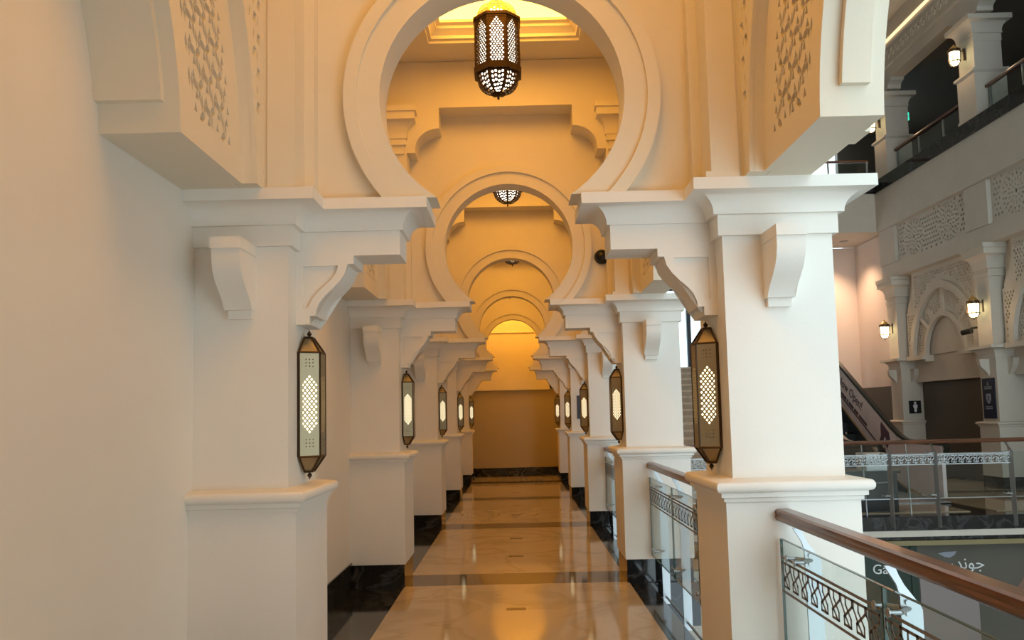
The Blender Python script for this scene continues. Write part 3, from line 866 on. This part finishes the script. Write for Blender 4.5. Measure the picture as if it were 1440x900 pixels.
# arches of the far wall with lattice, moulded rings, spokes and niche
def pt_arch(s_, h, zb, n=14):
    r = (h*h+s_*s_)/(2*s_); c = r-s_; a1 = math.acos(c/r)
    p = [(-c+r*cos(a1*i/n), zb+r*sin(a1*i/n)) for i in range(n+1)]
    return p + [(-y, z) for y, z in p[-2::-1]]
def facade_arch(label):
    t = thing('facade_arch', label, 'arch', (9.42, YC[4], 2.75), 'pointed arches on the far wall')
    X = lambda x: (lambda u, v, w_: (x+w_, u, v))
    H = 1.95; hw = 1.62
    oa = pt_arch(1.42, 1.60, 0)
    bx('backing', FARP, (.10, .12, -hw, hw, 0, H), t)
    def lattice(inside, p, e):
        L = []
        for i in range(-40, 41):
            for j in range(0, 60):
                u = i*p + (p/2 if j % 2 else 0); v = j*p*.8
                q = [(u-e, v), (u, v+e*1.3), (u+e, v), (u, v-e*1.3)]
                if all(inside(a, b) for a, b in q): L.append(q)
        return L
    def in_arch(a, b, s_, h):
        r = (h*h+s_*s_)/(2*s_); c = r-s_
        return b > 0 and (abs(a)+c)**2 + b*b < r*r
    notch = [(hw, .0), (hw, 1.05), (hw-.07, 1.05), (hw-.07, 1.12), (hw-.16, 1.30), (hw-.30, 1.42), (hw-.30, 1.55), (hw-.36, 1.55), (hw-.36, H)]
    out = [oa[0]] + [(hw, 0)] + notch[1:] + [(-a, b) for a, b in notch[::-1]]
    out = oa[::-1] + out[1:]
    hol = lattice(lambda a, b: not in_arch(a, b, 1.50, 1.70) and abs(a) < hw-.05 and b < H-.05 and not (b > 1.0 and abs(a) > hw-.42), .085, .026)
    finish('lattice_panel', plate_bm([out]+hol, .03, X(.02)), FARP, t)
    ia = pt_arch(.80, .86, 0)
    hol = lattice(lambda a, b: in_arch(a, b, 1.30, 1.46) and not in_arch(a, b, .90, .98) and abs(a) > .09 and abs(abs(a)*.62-(b-.55)*1.0+.0) > .06 and b > .05, .075, .024)
    L = oa + ia[::-1]
    finish('lunette_panel', plate_bm([L]+hol, .03, X(.06)), FARP, t)
    for nm, a, b, y in (('outer_ring', (1.42, 1.60), (1.27, 1.43), -.01), ('inner_ring', (.86, .93), (.76, .81), .02)):
        A = pt_arch(*a, 0); B = pt_arch(*b, 0)
        finish(nm, plate_bm([A+B[::-1]], .09, X(y)), FARP, t)
    sp = bmesh.new()
    box(sp, 0, .06, -.05, .05, .84, 1.48); finish('spoke', sp, FARP, t)
    for s in (-1, 1):
        bm = bmesh.new(); prism(bm, [(s*.66, .58), (s*1.16, .92), (s*1.11, 1.0), (s*.60, .65)], 'x', 0, .06); finish('spoke', bm, FARP, t)
        bx('ledge', FARP, (-.12, .10)+tuple(sorted((s*.74, s*1.46)))+(-.10, 0), t)
    bx('lintel', FARP, (.14, .16, -hw, hw, -.60, .02), t)
    bx('jamb', FARP, (-.05, .14, .74, .84, -.15, 0), t)
    tag(bx('shopfront_panel', SHUT, (9.70, 9.74, YC[4]-1.60+t.location.y-YC[4], YC[4]+1.60+t.location.y-YC[4], 0, 2.15)), 'dark brown closed shopfront under the far pointed arch', 'shopfront')
    return t
fa = facade_arch('pointed arch with plaster lattice and spokes above the dark shopfront')
dup(fa, (9.42, YC[3], 2.75), 'pointed arch with plaster lattice cut off by the right edge of the photo')
def jali(label):
    t = thing('pierced_screen', label, 'screen', (9.30, YC[4], 5.05), 'pierced screens on the far wall')
    hw, h = 1.50, .88
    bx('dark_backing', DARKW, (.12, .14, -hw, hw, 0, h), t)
    H = []
    ctr = [(-.75, .44), (.75, .44)]
    for cx_, cy_ in ctr:
        H.append([(cx_+.045*cos(q*pi/3), cy_+.045*sin(q*pi/3)) for q in range(6)])
        for rr, ln, n, wd in ((.085, .06, 8, .017), (.165, .10, 16, .014), (.285, .07, 16, .026), (.37, .05, 24, .020)):
            for q in range(n):
                a = 2*pi*(q+.5*(rr > .2))/n; c, s = cos(a), sin(a)
                pts = [(0, 0), (ln*.4, wd), (ln*.8, wd*.6), (ln, 0), (ln*.8, -wd*.6), (ln*.4, -wd)]
                H.append([(cx_+(rr+p)*c-q_*s, cy_+(rr+p)*s+q_*c) for p, q_ in pts])
    for i in range(-14, 15):
        for j in range(0, 9):
            u, v = i*.105+(.052 if j % 2 else 0), .04+j*.10
            if min(math.hypot(u-a, v-b) for a, b in ctr) < .475 or abs(u) > hw-.05 or not .035 < v < h-.035: continue
            H.append([(u+.030*cos(q*pi/3+.5*(i+j)), v+.030*sin(q*pi/3+.5*(i+j))) for q in range(6)])
    H = [q for q in H if all(abs(a) < hw-.012 and .012 < b < h-.012 for a, b in q)]
    finish('rosette_lattice', plate_bm([[(-hw, 0), (hw, 0), (hw, h), (-hw, h)]]+H, .03, lambda u, v, w_: (w_, u, v)), FARP, t)
    return t
ja = jali('pierced rosette screen above the lattice arch, left one')
dup(ja, (9.30, YC[3], 5.05), 'pierced rosette screen above the lattice arch, cut off by the right edge of the photo')

# small lit lanterns on the far columns
def wall_lantern(label):
    t = thing('wall_lantern', label, 'lantern', (9.02, YK[3], 3.30), 'small lit lanterns on the far columns')
    bm = bmesh.new()
    for a in range(8):
        q = a*pi/4
        tube(bm, [(.105*cos(q), .105*sin(q), .07), (.112*cos(q), .112*sin(q), .30)], .007, 5)
        tube(bm, [(.108*cos(q), .108*sin(q), .07), (.075*cos(q), .075*sin(q), .0), (.012*cos(q), .012*sin(q), -.03)], .006, 5)
    lathe(bm, [(.115, .065), (.118, .08), (.105, .085)], 16); lathe(bm, [(.118, .26), (.122, .315), (.10, .32), (.10, .26)], 16)
    finish('cage', bm, BRONZE, t)
    bm = bmesh.new(); lathe(bm, [(.0005, .44), (.012, .42), (.02, .40), (.06, .375), (.10, .325), (.10, .315)], 16); finish('dome_cap', bm, GOLD, t)
    bm = bmesh.new(); lathe(bm, [(.0005, -.06), (.014, -.045), (.008, -.03)], 10); finish('finial', bm, BRONZE, t)
    bm = bmesh.new(); lathe(bm, [(.0005, -.015), (.06, .005), (.098, .075), (.10, .27), (.09, .315)], 16); finish('lamp_glass', bm, LAMPY, t)
    l = bpy.data.lights.new('lantern_light', 'POINT'); l.energy = 9; l.color = (1, .68, .40); l.shadow_soft_size = .10
    lo_ = bpy.data.objects.new('lantern_light', l); COL.objects.link(lo_); lo_.parent = t; lo_.location = (-.24, 0, .10)
    bm = bmesh.new(); tube(bm, [(.20, 0, .10), (.20, 0, .34)], .025, 8); tube(bm, [(.11, 0, .29), (.20, 0, .29)], .010, 6); finish('wall_bracket', bm, BRONZE, t)
    return t
wl0 = wall_lantern('small lit lantern on the far column right of the lattice arch')
dup(wl0, (9.02, YK[4], 3.26), 'small lit lantern on the far column beside the pink wall')
dup(wl0, (8.99, YK[3], 8.38), 'small lit lantern on the nearer upper gallery column')
dup(wl0, (8.99, YK[4], 8.38), 'small lit lantern on the upper gallery column beside the exit sign')
cam2 = thing('bullet_camera', 'black wall camera under the lit lantern beside the lattice arch', 'camera', (9.15, YK[3]+.25, 3.12))
bm = bmesh.new(); tube(bm, [(.06, 0, 0), (-.06, 0, -.02), (-.10, .02, -.05)], .022, 8); finish('arm', bm, DARK, cam2)
bm = bmesh.new(); tube(bm, [(-.08, -.05, -.07), (-.16, .14, -.09)], .055, 10); finish('housing', bm, DARK, cam2)

# signs on the far columns
def on_x(x, yc, zc):      # text plane facing -x, reading direction along -y
    return lambda u, v, w_: (x-w_, yc-u, zc+v)
def on_y(y, xc, zc):      # text plane facing -y
    return lambda u, v, w_: (xc+u, y-w_, zc+v)
ts = tag(bx('restroom_sign', BLK, (9.36, 9.64, YK[4]-.300, YK[4]-.276, 1.42, 1.72)), 'square black restroom sign with a white man symbol on a column', 'sign')
MAN = [(-.035, .062), (.035, .062), (.052, .040), (.046, -.02), (.030, -.02), (.026, -.115), (-.026, -.115), (-.030, -.02), (-.046, -.02), (-.052, .040)]
b1 = plate_bm([MAN], .004, on_y(YK[4]-.302, 9.5, 1.57)); finish('man_symbol', b1, WHITE, ts)
b1 = plate_bm([[(.030*cos(2*pi*i/14), .098+.030*sin(2*pi*i/14)) for i in range(14)]], .004, on_y(YK[4]-.302, 9.5, 1.57)); finish('man_symbol', b1, WHITE, ts)
bs = tag(bx('banner_sign', NAVY, (9.20, 9.224, YK[3]-.20, YK[3]+.20, 1.32, 2.10)), 'tall navy sign with a pale shield emblem on the far column', 'sign')
f = on_x(9.197, YK[3], 1.70)
sh_ = [(-.075, .10), (.075, .10), (.08, .0), (.055, -.055), (0, -.10), (-.055, -.055), (-.08, 0)]
finish('shield_emblem', plate_bm([sh_, [(-.02, .06), (.02, .06), (.02, -.03), (0, -.05), (-.02, -.03)]], .004, f), GREYP, bs)
for z, a in ((.19, .12), (.225, .12), (-.16, .11), (-.195, .11)):
    finish('print_line', plate_bm([[(-a, z), (a, z), (a, z+.018), (-a, z+.018)]], .004, f), GREYP, bs)
finish('crest', plate_bm([[(-.03, .27), (.03, .27), (.012, .30), (0, .34), (-.012, .30)]], .004, f), GREYP, bs)
ex = tag(bx('exit_sign', GREENE, (9.80, 10.12, 20.0, 20.03, 8.78, 8.98)), 'lit green exit sign hanging in the dark upper gallery', 'sign')
RUN = [(-.06, -.08), (-.02, -.02), (-.07, .02), (-.03, .06), (.02, .03), (.05, .05), (.06, .03), (.02, -.005), (.05, -.05), (.02, -.09), (.0, -.085), (.025, -.05), (-.0, -.03), (-.04, -.09)]
finish('running_man', plate_bm([RUN], .004, on_y(19.996, 9.87, 8.88)), WHITE, ex)
finish('arrow', plate_bm([[(-.06, -.02), (.02, -.02), (.02, -.055), (.08, 0), (.02, .055), (.02, .02), (-.06, .02)]], .004, on_y(19.996, 10.03, 8.88)), WHITE, ex)

# ------------------------------------------------------------------ gallery railings
def plain_railing(name, loc, L, label, along):
    t = thing(name, label, 'railing', loc, 'upper gallery railings'); n = max(1, round(L/1.1))
    if along == 'x': t.rotation_euler = (0, 0, -pi/2)
    bm = bmesh.new(); sweep(bm, [(0, 0, .60), (0, L, .60)], [(a*1.1, b) for a, b in RAILSEC]); finish('handrail', bm, WOOD, t)
    for i in range(n+1):
        y = min(max(L*i/n, .05), L-.05)
        bx('post', STEEL, (.02, .05, y-.02, y+.02, 0, .58), t)
    for i in range(n):
        bx('glass_panel', GLASS, (-.006, .006, L*i/n+.02, L*(i+1)/n-.02, .02, .53), t)
    return t
plain_railing('gallery_railing', (9.40, YK[3]+.33, 7.2), BAY-.66, 'glass railing of the upper gallery between its two white columns', 'y')
plain_railing('gallery_railing', (9.40, YK[2]+.33, 7.2), BAY-.66, 'glass railing of the upper gallery at the right edge of the photo', 'y')
plain_railing('gallery_railing', (1.9, 20.2, 7.2), 7.2, 'glass railing along the front of the upper bridge', 'x')

# long railing across the atrium at the near edge of the far floor
fr = thing('atrium_railing', 'long glass railing with knot band and brown handrail across the atrium', 'railing', (1.80, YF, 0))
bm = bmesh.new(); sweep(bm, [(0, 0, 1.075), (0, 7.3, 1.075)], RAILSEC); hr = finish('handrail', bm, WOOD, fr); hr.rotation_euler = (0, 0, -pi/2)
px = [.35, 1.45, 2.55, 3.65, 4.32, 5.42, 6.6]
fb = cb = None
for i, p in enumerate(px):
    if fb is None: q = finish('post', fin_bm(), STEEL, fr); fb = q.data
    else: q = bpy.data.objects.new('post', fb); COL.objects.link(q); q.parent = fr
    q.location = (p-.03, .02, 0); q.rotation_euler = (0, 0, radians(-62))
    for z in (.905, .30):
        if cb is None: c = finish('clamp', clamp_bm(GX), STEEL, q); cb = c.data
        else: c = bpy.data.objects.new('clamp', cb); COL.objects.link(c); c.parent = q
        c.location = (0, 0, z)
for i, p in enumerate((.1, 2.0, 3.05, 3.35, 4.0)):
    bm = bmesh.new(); tube(bm, [(p+.0, .10, 0), (p-.01, .10, .25), (p-.045, .07, 1.04)], .012, 8); finish('rod', bm, STEEL, fr)
for a, b in zip([0]+px, px+[7.3]):
    g = bx('glass_panel', GLASS, (a+.005, b-.005, -.03, -.018, .255, .90), fr)
    bx('glass_edge', STEEL, (a+.005, b-.005, -.031, -.017, .250, .262), g); bx('glass_edge', STEEL, (a+.005, b-.005, -.031, -.017, .895, .902), g)
    if b < 5.6:
        k = bmesh.new(); mid = (a+b)/2; w2 = b-a-.02
        fn = lambda u, v, w_: Vector((mid+u, -.031-w_, v))
        ribbon(k, [(-w2/2, .885), (w2/2, .885)], .012, fn, False); ribbon(k, [(-w2/2, .745), (w2/2, .745)], .012, fn, False)
        for q in knots(w2, .765, .865): ribbon(k, q, .014, fn, len(q) == 8)
        finish('etched_knot_band', k, FROST, g, False)

# ------------------------------------------------------------------ escalator
es = thing('escalator', 'escalator rising away with a pink advertisement along its side', 'escalator', (6.1, 13.8, 0))
S30 = math.tan(radians(30))
def epath(z0, end):      # landing, easing, incline in local (y,z)
    return [(0, z0), (.9, z0), (1.25, z0+.03), (1.55, z0+.12), (1.85, z0+.27), (end, z0+.27+(end-1.85)*S30)]
END = 8.1
for x, nm in ((0, 'balustrade'), (1.1, 'balustrade')):
    top = epath(.92, END); bot = [(y, z-.86) for y, z in top]
    lo_ = [(y, max(z, .0)) for y, z in bot]
    bm = plate_bm([lo_ + top[::-1]], .06, lambda u, v, w_: (x+w_, u, v)); ba = finish(nm, bm, POSTER if x else GLASS, es)
    bm = bmesh.new(); sweep(bm, [(x, -.10, .80), (x, -.14, .88), (x, -.08, .95)] + [(x, y, z+.03) for y, z in top], [(-.04, -.03), (.04, -.03), (.04, .03), (-.04, .03)]); finish('handrail', bm, DARK, es)
    bm = bmesh.new(); sweep(bm, [(x-.02, y, z-.02) for y, z in lo_[1:]], [(-.03, -.05), (.03, -.05), (.03, .05), (-.03, .05)]); finish('skirt_trim', bm, BRZT, es)
    bm = bmesh.new(); sweep(bm, [(x-.035, y, z+.24) for y, z in bot[4:]], [(-.01, -.012), (.01, -.012), (.01, .012), (-.01, .012)]); finish('poster_border', bm, PLUM, es)
top = [(y, z-.86) for y, z in epath(.92, END)]
finish('inner_skirt', plate_bm([[(y, max(z-.55, -.0)) for y, z in top[2:]] + [(y, max(z, .02)) for y, z in top[:1:-1]]], .02, lambda u, v, w_: (1.04+w_, u, v)), DARK, es)
for i in range(15):
    y = 1.75+i*.40; z = (i+.5)*.40*S30
    bx('step', DARK, (.05, 1.05, y, y+.42, z-.20, z), es)
bx('landing_plate', STEEL, (.05, 1.05, -.25, 1.6, 0, .02), es)
bm = bmesh.new(); prism(bm, [(2.2, .0), (END, .0), (END, (END-2.0)*S30-.02), (2.1, .02)], 'x', .06, 1.04); finish('truss', bm, DARK, es)
u1 = Vector((0, -cos(radians(30)), -sin(radians(30)))); v1 = Vector((0, -sin(radians(30)), cos(radians(30))))
def on_slope(y0, dz):
    o = Vector((1.067, y0, .92+.27+(y0-1.85)*S30-.43+dz))
    return lambda u, v, w_: o+u1*u+v1*v+Vector((-w_, 0, 0))
finish('lettering', text_bm('Now Open!', .27, on_slope(3.60, .15), .003), PLUM, es)
for k, (a, b) in enumerate(((-.70, -.40), (-.36, -.30), (-.26, .0), (.04, .25), (.30, .70))):
    finish('print_line', plate_bm([[(a, -.03), (b, -.03), (b, .035), (a, .035)]], .004, on_slope(3.46, -.12)), PLUM, es)
finish('print_figure', plate_bm([[(-.22, .30), (.14, .28), (.24, .18), (.20, -.22), (.08, -.20), (.10, .10), (.02, .12), (-.02, -.25), (-.16, -.28), (-.12, .05), (-.22, .22)]], .004, on_slope(2.15, 0)), PURPLE, es)
bx('red_label', mat('red_print', (.35, .05, .03), .5), (1.062, 1.069, .15, .40, .62, .72), es)
kb = thing('display_stand', 'low dark display stand behind the railing left of the escalator', 'stand', (5.4, 12.9, 0))
bm = bmesh.new(); box(bm, -.6, .45, -.3, .3, 0, .58); box(bm, -.64, .49, -.34, .34, .58, .62); finish('counter', bm, DARK, kb, False)
bm = bmesh.new(); tube(bm, [(-.6, -.32, .45), (-.2, -.33, .42), (.3, -.32, .44)], .018, 6); finish('chrome_rail', bm, STEEL, kb)
bx('reflection_block', WHITE, (.0, .35, -.28, .1, .62, .88), kb)  # white block standing in for a bright reflection behind the railing

# ------------------------------------------------------------------ shop hoarding on the level below
ho = thing('shop_hoarding', 'dark printed shop hoarding on the level below the far railing', 'hoarding', (6, YF+.30, -4.6))
bx('backing', HOARD, (-.07, 3.88, 0, .1, 0, 4.18), ho)
bx('green_border', HOARDG, (-.17, -.07, -.02, .1, 0, 4.18), ho)
bx('dark_panel', HOARDG, (-2.2, -.17, 0, .1, 0, 4.18), ho)
def hp(px_, pz): return on_y(-.004, px_, pz)
finish('lettering', text_bm('Gal', .20, hp(-.60, 3.79), .002), WHITE, ho)
finish('lettering', text_bm('\uFEAD\uFEAA\uFEE7\uFEEE\uFE9F', .24, hp(.66, 3.85), .002), WHITE, ho)
finish('swoosh_logo', plate_bm([[(-.14, .03), (-.05, .05), (.14, .055), (.10, .0), (.03, -.035), (-.05, -.02)]], .004, hp(.385, 3.98)), GREYP, ho)
finish('print_figure', plate_bm([[(-.30, -.5), (-.22, -.1), (-.05, .12), (0, .30), (.14, .34), (.18, .12), (.10, -.05), (.22, -.5)]], .004, hp(1.62, 3.62)), SKIN, ho)
finish('print_hair', plate_bm([[(.0, .34), (.10, .44), (.26, .40), (.34, .10), (.30, -.5), (.22, -.5), (.12, -.05), (.19, .12), (.14, .33)]], .004, on_y(-.008, 1.62, 3.62)), PURPLE, ho)
bx('mauve_print', MAUVE, (-.05, .80, -.012, 0, 0, 3.66), ho)
for i, x in enumerate((2.2, 4.4)):
    p = thing('lower_column', 'plain white column on the level below, %s' % ('nearer one' if i == 0 else 'farther one behind the other'), 'column', (x, 11.0+3*i, -4.6), 'columns on the level below')
    bm = bmesh.new(); rings(bm, [(.1, 0), (.1, .9), (.14, .94), (.0, 1.0), (0, 3.7), (.15, 3.95), (.15, 4.16)], lambda o_: (-.28-o_, .28+o_, -.28-o_, .28+o_)); finish('shaft', bm, FARP, p)
